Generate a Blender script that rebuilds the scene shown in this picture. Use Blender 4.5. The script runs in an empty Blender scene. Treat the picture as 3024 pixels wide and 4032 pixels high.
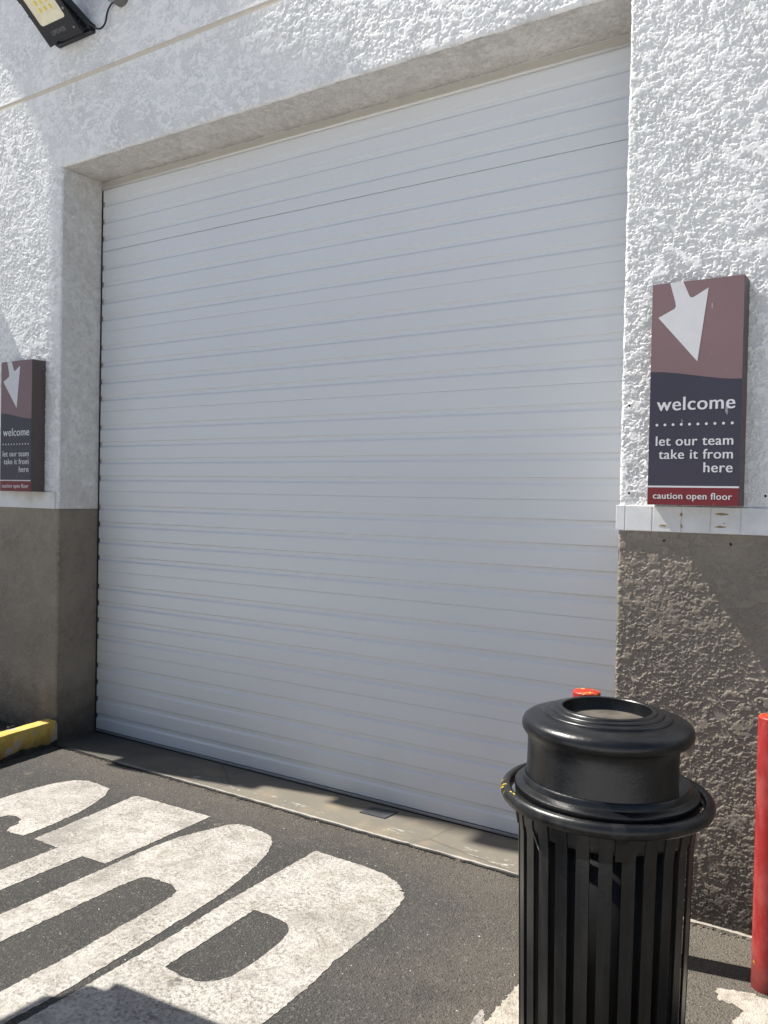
import bpy, bmesh, math, random
import numpy as np
from mathutils import Vector, Matrix, geometry

random.seed(7)
SC = bpy.context.scene
COL = SC.collection
R = math.radians

# ------------------------------------------------------------------ camera
CX, CY, CZ = 4.6724, -3.6950, 1.5953
YAW, PITCH, ROLL, FPX = -0.5729, -0.0174, 0.0198, 3300.0
cy, sy, cp, sp = math.cos(YAW), math.sin(YAW), math.cos(PITCH), math.sin(PITCH)
fwd = Vector((sy*cp, cy*cp, sp)); rgt = Vector((cy, -sy, 0)); upv = rgt.cross(fwd)
cr, sr = math.cos(ROLL), math.sin(ROLL)
r2 = rgt*cr + upv*sr; u2 = -rgt*sr + upv*cr
cam = bpy.data.cameras.new('camera'); cam.sensor_fit = 'HORIZONTAL'; cam.sensor_width = 36
cam.lens = FPX/3024*36; cam.clip_end = 2000; cam.clip_start = 0.05
camo = bpy.data.objects.new('camera', cam); COL.objects.link(camo)
M = Matrix((r2, u2, -fwd)).transposed().to_4x4(); M.translation = (CX, CY, CZ)
camo.matrix_world = M
SC.camera = camo

# ------------------------------------------------------------------ sky and sun
SUN = Vector((1.0, 0.2, -1.43)).normalized()          # direction the light travels
W = bpy.data.worlds.new('World'); SC.world = W; W.use_nodes = True
nt = W.node_tree; bg = nt.nodes['Background']
sky = nt.nodes.new('ShaderNodeTexSky'); sky.sky_type = 'NISHITA'; sky.sun_disc = False
sky.sun_elevation = math.asin(-SUN.z); sky.sun_rotation = math.atan2(-SUN.x, -SUN.y)
sky.air_density = 1.0; sky.dust_density = 1.2; sky.ozone_density = 1.0
nt.links.new(sky.outputs[0], bg.inputs[0]); bg.inputs[1].default_value = 0.066
sl = bpy.data.lights.new('sun', 'SUN'); sl.energy = 5.0; sl.angle = R(0.5); sl.color = (1.0, 0.955, 0.885)
so = bpy.data.objects.new('sun', sl); COL.objects.link(so)
so.rotation_euler = SUN.to_track_quat('-Z', 'Y').to_euler(); so.location = (-6, -3, 9)
SC.view_settings.view_transform = 'Standard'; SC.view_settings.look = 'None'
SC.view_settings.exposure = 0.73; SC.view_settings.gamma = 1
SC.cycles.use_denoising = True

ZG = -0.033                                            # level of the asphalt
GS = (CZ - ZG)/CZ
def G(x, y): return (CX + (x-CX)*GS, CY + (y-CY)*GS)   # plan point measured at z=0 carried down to the asphalt
WY = -0.31                                             # face of the stucco wall
OW, OH = 3.625, 3.66                                   # door opening

# ------------------------------------------------------------------ materials
class N:
    def __init__(s, name):
        s.m = bpy.data.materials.new(name); s.m.use_nodes = True
        s.t = s.m.node_tree; s.b = s.t.nodes['Principled BSDF']
        s.co = s.t.nodes.new('ShaderNodeTexCoord').outputs['Object']
    def n(s, typ, **kw):
        o = s.t.nodes.new(typ)
        for k, v in kw.items(): setattr(o, k, v)
        return o
    def put(s, sock, v):
        if isinstance(v, bpy.types.NodeSocket): s.t.links.new(v, sock)
        elif isinstance(v, tuple) and sock.type == 'RGBA' and len(v) == 3: sock.default_value = v+(1,)
        else: sock.default_value = v
    def map(s, sc):
        o = s.n('ShaderNodeMapping'); s.put(o.inputs['Vector'], s.co); o.inputs['Scale'].default_value = sc; return o.outputs[0]
    def noise(s, scale, detail=4, rough=.55, vec=None, dist=0.0):
        o = s.n('ShaderNodeTexNoise'); s.put(o.inputs['Vector'], vec or s.co)
        o.inputs['Scale'].default_value = scale; o.inputs['Detail'].default_value = detail
        o.inputs['Roughness'].default_value = rough; o.inputs['Distortion'].default_value = dist
        return o.outputs[0]
    def vor(s, scale, feature='F1', out='Distance', vec=None):
        o = s.n('ShaderNodeTexVoronoi', feature=feature); s.put(o.inputs['Vector'], vec or s.co); o.inputs['Scale'].default_value = scale
        return o.outputs[out]
    def ramp(s, v, a, b, c0=0.0, c1=1.0):
        o = s.n('ShaderNodeMapRange'); s.put(o.inputs[0], v)
        o.inputs[1].default_value = a; o.inputs[2].default_value = b; o.inputs[3].default_value = c0; o.inputs[4].default_value = c1
        return o.outputs[0]
    def mix(s, f, a, b, mode='MIX'):
        o = s.n('ShaderNodeMix', data_type='RGBA', blend_type=mode)
        s.put(o.inputs[0], f); s.put(o.inputs[6], a); s.put(o.inputs[7], b); return o.outputs[2]
    def math(s, op, a, b=0.0):
        o = s.n('ShaderNodeMath', operation=op); s.put(o.inputs[0], a); s.put(o.inputs[1], b); return o.outputs[0]
    def attr(s, name):
        o = s.n('ShaderNodeAttribute'); o.attribute_name = name; return o.outputs['Fac']
    def xyz(s):
        o = s.n('ShaderNodeSeparateXYZ'); s.put(o.inputs[0], s.co); return o.outputs
    def bump(s, h, strength, dist):
        o = s.n('ShaderNodeBump'); s.put(o.inputs['Height'], h); o.inputs['Strength'].default_value = strength
        o.inputs['Distance'].default_value = dist; s.put(s.b.inputs['Normal'], o.outputs[0])
    def done(s, col, rough=.6, spec=.5, metal=0.0):
        s.put(s.b.inputs['Base Color'], col); s.put(s.b.inputs['Roughness'], rough)
        s.b.inputs['Specular IOR Level'].default_value = spec; s.b.inputs['Metallic'].default_value = metal
        return s.m

def flat(name, col, rough=.5, spec=.4, metal=0.0, var=.12, scale=30, bump=0.0):
    q = N(name); c = q.mix(q.ramp(q.noise(scale, 5), .3, .7), tuple(x*(1-var) for x in col), tuple(min(1, x*(1+var)) for x in col))
    if bump: q.bump(q.noise(scale*4, 3), bump, .002)
    return q.done(c, rough, spec, metal)

def m_white():
    q = N('white_stucco_paint')
    big = q.ramp(q.noise(2.3, 5, .6), .45, .75); fine = q.ramp(q.noise(38, 5, .65), .5, .78)
    c = q.mix(q.math('MULTIPLY', big, .35), (.85, .845, .83), (.75, .74, .715))
    c = q.mix(q.math('MULTIPLY', fine, .22), c, (.50, .48, .44))
    c = q.mix(q.math('MULTIPLY', q.attr('low'), q.ramp(q.noise(3, 4, .6), .35, .65, .24, .62)), c, (.50, .495, .485))  # recess shade between the plates, put into the colour
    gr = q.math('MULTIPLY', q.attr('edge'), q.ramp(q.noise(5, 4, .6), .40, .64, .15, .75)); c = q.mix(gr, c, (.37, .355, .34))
    q.bump(q.noise(140, 4, .6), .35, .002)
    return q.done(c, .62, .35)
def m_jamb():
    q = N('dirty_white_jamb_paint')
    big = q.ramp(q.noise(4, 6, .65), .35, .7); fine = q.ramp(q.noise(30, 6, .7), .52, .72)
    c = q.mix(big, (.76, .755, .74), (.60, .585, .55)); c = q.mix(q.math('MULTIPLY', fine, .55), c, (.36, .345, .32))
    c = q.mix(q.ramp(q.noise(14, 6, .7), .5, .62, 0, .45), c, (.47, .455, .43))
    c = q.mix(q.math('MULTIPLY', q.attr('low'), .3), c, (.46, .45, .43)); c = q.mix(q.math('MULTIPLY', q.attr('edge'), q.ramp(q.noise(6, 4), .4, .62, .1, .7)), c, (.34, .325, .305)); q.bump(q.noise(60, 5, .7), .4, .006)
    return q.done(c, .6, .3)
def m_soffit():
    q = N('dusty_soffit_paint')
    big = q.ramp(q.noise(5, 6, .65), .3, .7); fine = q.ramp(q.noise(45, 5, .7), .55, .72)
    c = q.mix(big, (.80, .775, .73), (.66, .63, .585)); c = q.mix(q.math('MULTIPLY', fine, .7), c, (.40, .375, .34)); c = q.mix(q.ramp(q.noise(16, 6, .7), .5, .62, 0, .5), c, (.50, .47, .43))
    c = q.mix(q.math('MULTIPLY', q.attr('low'), .35), c, (.46, .44, .41)); c = q.mix(q.math('MULTIPLY', q.attr('edge'), q.ramp(q.noise(6, 4), .4, .62, .1, .75)), c, (.33, .31, .285)); q.bump(q.noise(60, 5, .7), .4, .006)
    return q.done(c, .7, .3)
def m_beige(name='taupe_stucco_paint', k=1.0):
    q = N(name)
    x, y, z = q.xyz()
    big = q.ramp(q.noise(3, 5, .6), .35, .7); fine = q.ramp(q.noise(40, 5, .65), .5, .75)
    c = q.mix(big, (.310*k, .268*k, .218*k), (.250*k, .216*k, .176*k)); c = q.mix(q.math('MULTIPLY', fine, .15), c, (.09*k, .08*k, .068*k))
    c = q.mix(q.math('MULTIPLY', q.attr('low'), q.ramp(q.noise(3, 4, .6), .35, .65, .05, .30)), c, (.120*k, .105*k, .09*k))
    gr = q.math('MULTIPLY', q.attr('edge'), q.ramp(q.noise(6, 4, .6), .42, .66, .12, .65)); c = q.mix(gr, c, (.06, .052, .045))
    base_dark = q.ramp(q.math('ADD', z, q.ramp(q.noise(9, 5, .65), 0, 1, -.22, .22)), .0, .34, 1, 0)  # darker towards the bottom, upper limit broken up by noise
    c = q.mix(q.math('MULTIPLY', base_dark, .75), c, (.038, .034, .030))
    q.bump(q.noise(130, 4, .6), .35, .002)
    return q.done(c, .6, .35)
def m_asphalt():
    q = N('worn_asphalt')
    x, y, z = q.xyz()
    big = q.ramp(q.noise(.9, 6, .6), .35, .68); mid = q.ramp(q.noise(7, 6, .65), .35, .7)
    c = q.mix(big, (.046, .046, .0455), (.063, .061, .058)); c = q.mix(q.math('MULTIPLY', mid, .5), c, (.075, .071, .064))
    old = q.ramp(q.math('ADD', x, q.ramp(q.noise(1.4, 5, .6), 0, 1, -.8, .8)), 2.9, 3.9)
    c = q.mix(q.math('MULTIPLY', old, .75), c, (.145, .128, .103))
    spot = q.ramp(q.noise(2.2, 4, .55), .60, .70); c = q.mix(q.math('MULTIPLY', spot, .5), c, (.040, .039, .038))
    tan = q.ramp(q.noise(11, 5, .7), .62, .72); c = q.mix(q.math('MULTIPLY', tan, .55), c, (.17, .145, .11))
    dirt = q.ramp(q.math('ADD', y, q.ramp(q.noise(3.2, 6, .65), 0, 1, -.35, .35)), -.75, -.4)
    c = q.mix(q.math('MULTIPLY', dirt, .45), c, (.14, .122, .098))
    st = q.vor(130, out='Color'); sv = q.n('ShaderNodeSeparateColor'); q.put(sv.inputs[0], st)
    stone = q.ramp(sv.outputs[0], .80, .96)
    c = q.mix(q.math('MULTIPLY', stone, .4), c, (.19, .175, .15))
    dk = q.ramp(sv.outputs[1], .80, .95); c = q.mix(q.math('MULTIPLY', dk, .5), c, (.030, .029, .028))
    wh = q.ramp(q.noise(55, 2, .5), .735, .76); c = q.mix(wh, c, (.5, .47, .41))
    h = q.math('ADD', q.math('MULTIPLY', q.vor(150), .7), q.noise(45, 5, .7))
    q.bump(h, .8, .008)
    return q.done(c, .85, .25)
def m_lot_paint():
    q = N('worn_white_road_paint')
    fine = q.ramp(q.noise(70, 6, .78), .47, .62); mid = q.ramp(q.noise(13, 8, .80, dist=.5), .46, .62); big = q.ramp(q.noise(2.6, 5, .6), .3, .7)
    c = q.mix(big, (.53, .505, .46), (.40, .38, .345))
    c = q.mix(q.math('MULTIPLY', mid, .75), c, (.27, .245, .21))
    w = q.math('MULTIPLY', fine, q.ramp(q.noise(5, 6, .65), .34, .60, .35, 1.0))
    c = q.mix(w, c, (.145, .132, .115))
    crack = q.ramp(q.vor(6.5, 'DISTANCE_TO_EDGE', vec=None), 0, .012, 1, 0)
    c = q.mix(q.math('MULTIPLY', crack, q.ramp(q.noise(4, 3), .5, .62, 0, .6)), c, (.12, .11, .10))
    smear = q.ramp(q.noise(3.1, 6, .7, dist=.6), .52, .66); c = q.mix(q.math('MULTIPLY', smear, .62), c, (.20, .185, .165))
    hole = q.ramp(q.noise(4.3, 4, .6), .70, .745); c = q.mix(hole, c, (.10, .09, .078))
    q.bump(q.math('ADD', q.math('MULTIPLY', q.vor(150), .6), q.noise(60, 5, .7)), .6, .006)
    return q.done(c, .75, .3)
def m_old_paint():
    q = N('mostly_worn_off_paint')
    n = q.ramp(q.noise(38, 7, .78), .44, .60); big = q.ramp(q.noise(9, 5, .65), .38, .62)
    c = q.mix(q.math('MULTIPLY', n, .8), (.40, .365, .30), (.20, .175, .14)); c = q.mix(q.math('MULTIPLY', big, .65), c, (.58, .54, .47))
    q.bump(q.math('ADD', q.math('MULTIPLY', q.vor(150), .6), q.noise(60, 5, .7)), .7, .006)
    return q.done(c, .8, .3)
def m_concrete():
    q = N('stained_concrete')
    x, y, z = q.xyz()
    big = q.ramp(q.noise(2.2, 6, .65), .3, .7); mid = q.ramp(q.noise(9, 6, .7, vec=q.map((.5, 1.6, 1))), .45, .72)
    c = q.mix(big, (.205, .182, .140), (.155, .144, .121)); c = q.mix(q.math('MULTIPLY', mid, .6), c, (.17, .155, .13))
    c = q.mix(q.math('MULTIPLY', q.ramp(q.noise(5, 4), .55, .7), .5), c, (.29, .235, .155))
    fl = q.ramp(q.noise(26, 6, .75, vec=q.map((.45, 1.6, 1))), .58, .63)
    band = q.ramp(q.math('ABSOLUTE', q.math('ADD', y, .262)), .025, .06, 1, 0)
    c = q.mix(q.math('MULTIPLY', fl, q.math('MULTIPLY', band, q.ramp(q.noise(2.1, 2), .46, .54))), c, (.46, .44, .40))
    rim = q.ramp(q.math('ADD', y, q.ramp(q.noise(30, 4), 0, 1, -.01, .01)), -.334, -.326, 1, 0)
    rim = q.math('MULTIPLY', rim, q.ramp(x, .25, .6)); c = q.mix(q.math('MULTIPLY', rim, .7), c, (.48, .45, .40))
    old = q.ramp(q.math('ADD', x, q.ramp(q.noise(3.5, 5, .65), 0, 1, -.7, .7)), .3, 1.5, 1, 0); c = q.mix(q.math('MULTIPLY', old, .85), c, (.060, .057, .053))
    ck = q.ramp(q.vor(1.1, 'DISTANCE_TO_EDGE'), 0, .006, 1, 0); c = q.mix(q.math('MULTIPLY', ck, .55), c, (.08, .07, .06))
    q.bump(q.noise(40, 6, .65), .25, .004)
    return q.done(c, .8, .3)
def m_door():
    q = N('white_door_enamel')
    big = q.ramp(q.noise(1.1, 3, .5), .2, .8)
    c = q.mix(q.math('MULTIPLY', big, .5), (.69, .705, .725), (.645, .65, .66))
    x, y, z = q.xyz(); gm = q.ramp(q.math('ADD', z, q.ramp(q.noise(6, 6, .7, vec=q.map((1, 1, .35))), 0, 1, -.5, .5)), -.25, .35, 1, 0); c = q.mix(q.math('MULTIPLY', gm, .15), c, (.40, .38, .35))
    return q.done(c, .31, .5)
def m_chip(name, base, under, dusty, chips=.68, rough=.38, dust=.35, scale=14, foot=None, streak=0.0):
    q = N(name)
    c = q.mix(q.ramp(q.noise(5, 5, .6), .35, .7), base, tuple(x*.75 for x in base))
    c = q.mix(q.math('MULTIPLY', q.ramp(q.noise(12, 6, .7, vec=q.map((1, 1, .45))), .45, .72), dust), c, dusty)
    if streak: c = q.mix(q.math('MULTIPLY', q.ramp(q.noise(16, 6, .7, vec=q.map((1, 1, .07))), .48, .68), streak), c, tuple(x*1.5 for x in dusty))
    if foot:
        x, y, z = q.xyz(); ft = q.ramp(q.math('ADD', z, q.ramp(q.noise(11, 6, .7), 0, 1, -.16, .16)), foot[0], foot[1], 1, 0); c = q.mix(q.math('MULTIPLY', ft, .8), c, foot[2])
        sp = q.ramp(q.noise(70, 3, .6), .66, .70); c = q.mix(q.math('MULTIPLY', sp, .7), c, foot[2])
    ch = q.ramp(q.noise(scale, 5, .62), chips, chips+.02)
    c = q.mix(ch, c, under)
    q.bump(q.noise(scale*2, 5, .6), .22, .004)
    return q.done(c, rough, .45)

MW, MJ, MS, MB = m_white(), m_jamb(), m_soffit(), m_beige()
MBJ = m_beige('smooth_taupe_paint', .82)
MA, MP, MC, MD, MO = m_asphalt(), m_lot_paint(), m_concrete(), m_door(), m_old_paint()
M_TAN = flat('tan_joint_filler', (.66, .59, .48), .8, var=.06)
M_STRIP = flat('white_trim_paint', (.69, .69, .69), .4, .5, var=.10, scale=14)
def m_board():
    q = N('stained_trim_board'); x, y, z = q.xyz()
    c = q.mix(q.ramp(q.noise(5, 4), .35, .7), (.74, .74, .74), (.66, .66, .64))
    run = q.ramp(q.math('ADD', z, q.ramp(q.noise(7, 5, .6, vec=q.map((1.4, 1, .3))), 0, 1, -.09, .09)), 1.53, 1.60)
    c = q.mix(q.math('MULTIPLY', run, q.ramp(q.noise(2.5, 2), .42, .58, .1, .7)), c, (.40, .34, .17))
    return q.done(c, .4, .45)
M_BOARD = m_board()
M_RUST = flat('brown_chipped_tile', (.34, .25, .14), .9, var=.4, scale=60)
M_HOLE = flat('dark_hole', (.012, .011, .010), .9)
M_DARK = flat('black_gap', (.010, .010, .011), .9)
M_RUBBER = flat('black_rubber', (.018, .018, .02), .6, bump=.2)
M_ALU = flat('dull_aluminium', (.36, .36, .37), .45, .5, .6)
M_SEAL = flat('cream_vinyl_seal', (.70, .69, .65), .45, var=.02)
M_BLACK = flat('black_lamp_enamel', (.012, .013, .018), .35, .5)
M_LENS = flat('cream_reflector', (.80, .74, .55), .4, var=.06)
M_LED = flat('yellow_led_chip', (.80, .66, .10), .4)
M_GREY = flat('grey_box_enamel', (.25, .28, .31), .35, .5, var=.06)
M_GREYD = flat('grey_weathered_steel', (.15, .15, .14), .6)
M_BRONZE = flat('bronze_sign_return', (.105, .082, .078), .55, var=.06)
def m_sign(name, c, v=.05):
    q = N(name); cc = q.mix(q.ramp(q.noise(3, 4), .3, .7), tuple(x*(1-v) for x in c), tuple(x*(1+v) for x in c))
    sc = q.ramp(q.noise(60, 2, .5, vec=q.map((1, 1, .2))), .745, .76); cc = q.mix(q.math('MULTIPLY', sc, .5), cc, (.5, .45, .45))
    return q.done(cc, .42, .35)
M_MAUVE, M_NAVY, M_RED = m_sign('mauve_sign_film', (.202, .130, .136)), m_sign('slate_sign_film', (.042, .039, .060)), m_sign('maroon_sign_film', (.165, .016, .022))
M_SIGNW = flat('white_sign_film', (.62, .62, .63), .4, var=.03)
M_GLYPH = flat('grey_logo_print', (.17, .18, .19), .6)
M_BOLL = m_chip('chipped_red_paint', (.37, .026, .024), (.62, .38, .03), (.50, .13, .115), chips=.70, dust=.8, rough=.5, scale=19, foot=(-.02, .12, (.10, .03, .025)))
M_BCAP = m_chip('chipped_red_cap', (.44, .025, .014), (.66, .36, .06), (.5, .12, .06), chips=.57, rough=.5, scale=22)
M_KERB = m_chip('yellow_kerb_paint', (.64, .44, .07), (.33, .31, .29), (.52, .42, .20), dust=.7, chips=.60, rough=.7, scale=11, foot=(.0, .10, (.16, .11, .045)))
M_CAN = m_chip('black_can_enamel', (.0065, .007, .0082), (.05, .048, .045), (.045, .043, .039), chips=.80, rough=.34, dust=.38, scale=30, streak=.32)
M_LID = m_chip('black_moulded_lid', (.0055, .0062, .0080), (.055, .05, .045), (.030, .029, .026), chips=.80, rough=.31, dust=.35, scale=30)
M_TRAY = flat('dusty_ash_tray', (.085, .073, .060), .7, var=.45, scale=16)
M_LINER = flat('black_liner', (.004, .004, .0045), .6)
M_SCRATCH = flat('yellow_paint_scrape', (.62, .47, .03), .6)
M_WSCRATCH = flat('pale_scrape', (.16, .155, .14), .7)
M_SOIL = flat('dark_soil', (.035, .032, .030), .95, var=.5, scale=22, bump=.8)
M_DEB = flat('dry_grit', (.19, .15, .105), .9, var=.6, scale=50)
M_WALLP = flat('plain_white_render', (.72, .72, .72), .8)
M_STEEL = flat('grey_steel', (.3, .3, .31), .5)
M_PLATE = flat('dark_steel_plate', (.062, .066, .072), .6, .4, .2, var=.35, scale=14)

# ------------------------------------------------------------------ object helpers
def empty(name, loc, label=None, cat=None, group=None):
    o = bpy.data.objects.new(name, None); COL.objects.link(o); o.location = loc; o.empty_display_size = .1
    if label: o['label'] = label
    if cat: o['category'] = cat
    if group: o['group'] = group
    return o
def link(name, me, mat, parent=None, smooth=False):
    if mat:
        me.materials.append(mat)
    if smooth:
        me.polygons.foreach_set('use_smooth', [True]*len(me.polygons))
    o = bpy.data.objects.new(name, me); COL.objects.link(o)
    if parent:
        o.parent = parent
        o.matrix_parent_inverse = Matrix.Translation(parent_loc(parent)).inverted()
    return o
def parent_loc(p):
    return Vector(p.location) if p.type == 'EMPTY' else Vector((0, 0, 0))   # a mesh part sits at the world origin
def bm_obj(name, bm, mat, parent=None, smooth=False):
    bmesh.ops.recalc_face_normals(bm, faces=bm.faces)
    me = bpy.data.meshes.new(name); bm.to_mesh(me); bm.free()
    return link(name, me, mat, parent, smooth)
def addbox(bm, x0, x1, y0, y1, z0, z1, bev=0.0):
    b = bmesh.new()
    bmesh.ops.create_cube(b, size=1)
    bmesh.ops.scale(b, vec=(x1-x0, y1-y0, z1-z0), verts=b.verts)
    bmesh.ops.translate(b, vec=((x0+x1)/2, (y0+y1)/2, (z0+z1)/2), verts=b.verts)
    if bev: bmesh.ops.bevel(b, geom=b.edges, offset=bev, segments=2, affect='EDGES', profile=.5)
    me = bpy.data.meshes.new('t'); b.to_mesh(me); b.free(); bm.from_mesh(me); bpy.data.meshes.remove(me)
def box(name, x0, x1, y0, y1, z0, z1, mat, parent=None, bev=0.0):
    bm = bmesh.new(); addbox(bm, x0, x1, y0, y1, z0, z1, bev); return bm_obj(name, bm, mat, parent)
def lathe(name, prof, mat, parent, loc, a0=0.0, a1=2*math.pi, seg=96, close=False, endx=None):
    full = abs(a1-a0-2*math.pi) < 1e-6
    k = seg if full else seg+1
    vs, fs = [], []
    for i in range(k):
        for r, z in prof:
            e = a1 if endx is None else R(17)+math.asin(min(.99, endx/r))    # a straight upright end instead of a radial one
            a = a0+(e-a0)*i/seg
            vs.append((loc[0]+r*math.sin(a), loc[1]-r*math.cos(a), loc[2]+z))
    m = len(prof); mm = m if close else m-1
    for i in range(seg):
        j = (i+1) % k
        for p in range(mm):
            q = (p+1) % m
            fs.append((i*m+p, j*m+p, j*m+q, i*m+q))
    me = bpy.data.meshes.new(name); me.from_pydata(vs, [], fs)
    bm = bmesh.new(); bm.from_mesh(me); bpy.data.meshes.remove(me)
    bmesh.ops.remove_doubles(bm, verts=bm.verts, dist=1e-5)
    if not full and close:
        bmesh.ops.holes_fill(bm, edges=[e for e in bm.edges if e.is_boundary], sides=0)
    o = bm_obj(name, bm, mat, parent, True)
    return o
def smoothby(o, ang=35):
    me = o.data
    bm = bmesh.new(); bm.from_mesh(me)
    for e in bm.edges:
        if len(e.link_faces) == 2 and e.calc_face_angle(0) > R(ang): e.smooth = False
    for f in bm.faces: f.smooth = True
    bm.to_mesh(me); bm.free(); return o
def tube(name, pts, r, mat, parent=None, seg=10, smooth_it=2):
    P = [Vector(p) for p in pts]
    for _ in range(smooth_it):
        Q = [P[0]]
        for a, b in zip(P, P[1:]): Q += [a*.75+b*.25, a*.25+b*.75]
        P = Q+[P[-1]]
    vs, fs = [], []
    prev = Vector((0, 0, 1))
    for i, p in enumerate(P):
        t = (P[min(i+1, len(P)-1)]-P[max(i-1, 0)]).normalized()
        n = prev-t*prev.dot(t)
        if n.length < 1e-4: n = t.orthogonal()
        n.normalize(); b = t.cross(n); prev = n
        for k in range(seg):
            a = 2*math.pi*k/seg; vs.append(p+(n*math.cos(a)+b*math.sin(a))*r)
    for i in range(len(P)-1):
        for k in range(seg):
            k2 = (k+1) % seg; fs.append((i*seg+k, i*seg+k2, (i+1)*seg+k2, (i+1)*seg+k))
    fs += [tuple(range(seg)), tuple((len(P)-1)*seg+k for k in range(seg))]
    me = bpy.data.meshes.new(name); me.from_pydata([tuple(v) for v in vs], [], fs)
    bm = bmesh.new(); bm.from_mesh(me); bpy.data.meshes.remove(me)
    return bm_obj(name, bm, mat, parent, True)
def chaikin(P, it=2, closed=True):
    for _ in range(it):
        Q = []
        n = len(P)
        for i in range(n if closed else n-1):
            a, b = P[i], P[(i+1) % n]
            Q += [(a[0]*.75+b[0]*.25, a[1]*.75+b[1]*.25), (a[0]*.25+b[0]*.75, a[1]*.25+b[1]*.75)]
        P = Q
    return P
def densify(P, step, jit):
    Q = []
    for i in range(len(P)):
        a, b = P[i], P[(i+1) % len(P)]
        L = math.hypot(b[0]-a[0], b[1]-a[1]); k = max(1, int(L/step))
        for j in range(k):
            f = j/k
            Q.append((a[0]+(b[0]-a[0])*f+random.gauss(0, jit), a[1]+(b[1]-a[1])*f+random.gauss(0, jit)))
    return Q
def sheet(name, loops, tf, mat, parent=None, thick=None):
    """flat shape from outer loop and holes; tf maps (u,v) to a 3-D point; thick gives it a back at tf2"""
    flatpts = [p for l in loops for p in l]
    tris = geometry.tessellate_polygon([[Vector((p[0], p[1], 0)) for p in l] for l in loops])
    vs = [tf(*p) for p in flatpts]; fs = [tuple(t) for t in tris]
    if thick:
        n = len(vs); vs += [tuple(Vector(v)+Vector(thick)) for v in vs]
        fs += [tuple(reversed([i+n for i in t])) for t in tris]
        k = 0
        for l in loops:
            m = len(l)
            for i in range(m): fs.append((k+i, k+(i+1) % m, n+k+(i+1) % m, n+k+i))
            k += m
    me = bpy.data.meshes.new(name); me.from_pydata(vs, [], fs)
    bm = bmesh.new(); bm.from_mesh(me); bpy.data.meshes.remove(me)
    return bm_obj(name, bm, mat, parent)

# ------------------------------------------------------------------ numpy noise for the stucco relief
rng = np.random.RandomState(11)
PERM = rng.permutation(256); PERM = np.concatenate([PERM, PERM]); ANG = rng.rand(256)*2*np.pi
def perlin(x, y):
    xi = np.floor(x).astype(int); yi = np.floor(y).astype(int); xf = x-xi; yf = y-yi
    xi &= 255; yi &= 255
    u = xf**3*(xf*(xf*6-15)+10); v = yf**3*(yf*(yf*6-15)+10)
    def g(ix, iy, dx, dy):
        a = ANG[PERM[(PERM[ix & 255]+iy) & 255]]; return np.cos(a)*dx+np.sin(a)*dy
    n00 = g(xi, yi, xf, yf); n10 = g(xi+1, yi, xf-1, yf); n01 = g(xi, yi+1, xf, yf-1); n11 = g(xi+1, yi+1, xf-1, yf-1)
    return (n00*(1-u)+n10*u)*(1-v)+(n01*(1-u)+n11*u)*v
def fbm(x, y, o=3, g=.5):
    s = 0; a = 1.0
    for i in range(o): s = s+a*perlin(x*2**i+17.3*i, y*2**i+5.1*i); a *= g
    return s
def sstep(a, b, t):
    t = np.clip((t-a)/(b-a), 0, 1); return t*t*(3-2*t)
def relief(X, Z, amp, pk=.85, sparse=0.0):
    wx = X+.009*fbm(X*42, Z*42, 2, .7); wz = Z+.009*fbm(X*42+9, Z*42+4, 2, .7)
    zone = fbm(X*2.3+3, Z*2.9, 3); zone2 = fbm(X*3.7+31, Z*3.1+8, 2)
    n1 = fbm(wx*15, wz*19, 5, .80); plate = sstep(.13+sparse, .15+sparse, n1+.50*zone)
    n2 = fbm(wx*56+40, wz*60, 3, .75); blob = sstep(.17+sparse, .22+sparse, n2+.5*zone2)
    n3 = perlin(X*160+11, Z*165); gr = sstep(.20, .34, n3+.55*zone2-.15*zone)
    wave = .0020*perlin(X*1.9+7, Z*1.7+2)+.0012*perlin(X*4.3, Z*4.1+8)
    k = pk*plate*(1+.10*n2)+.60*blob*(1-plate)+.16*blob*plate+.40*gr*(1-.85*plate)*(1-.5*blob)
    edge = np.clip(4*plate*(1-plate)+2.0*blob*(1-blob)*(1-plate), 0, 1)
    return wave+amp*k, edge, np.clip(1-1.25*k, 0, 1)
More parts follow.
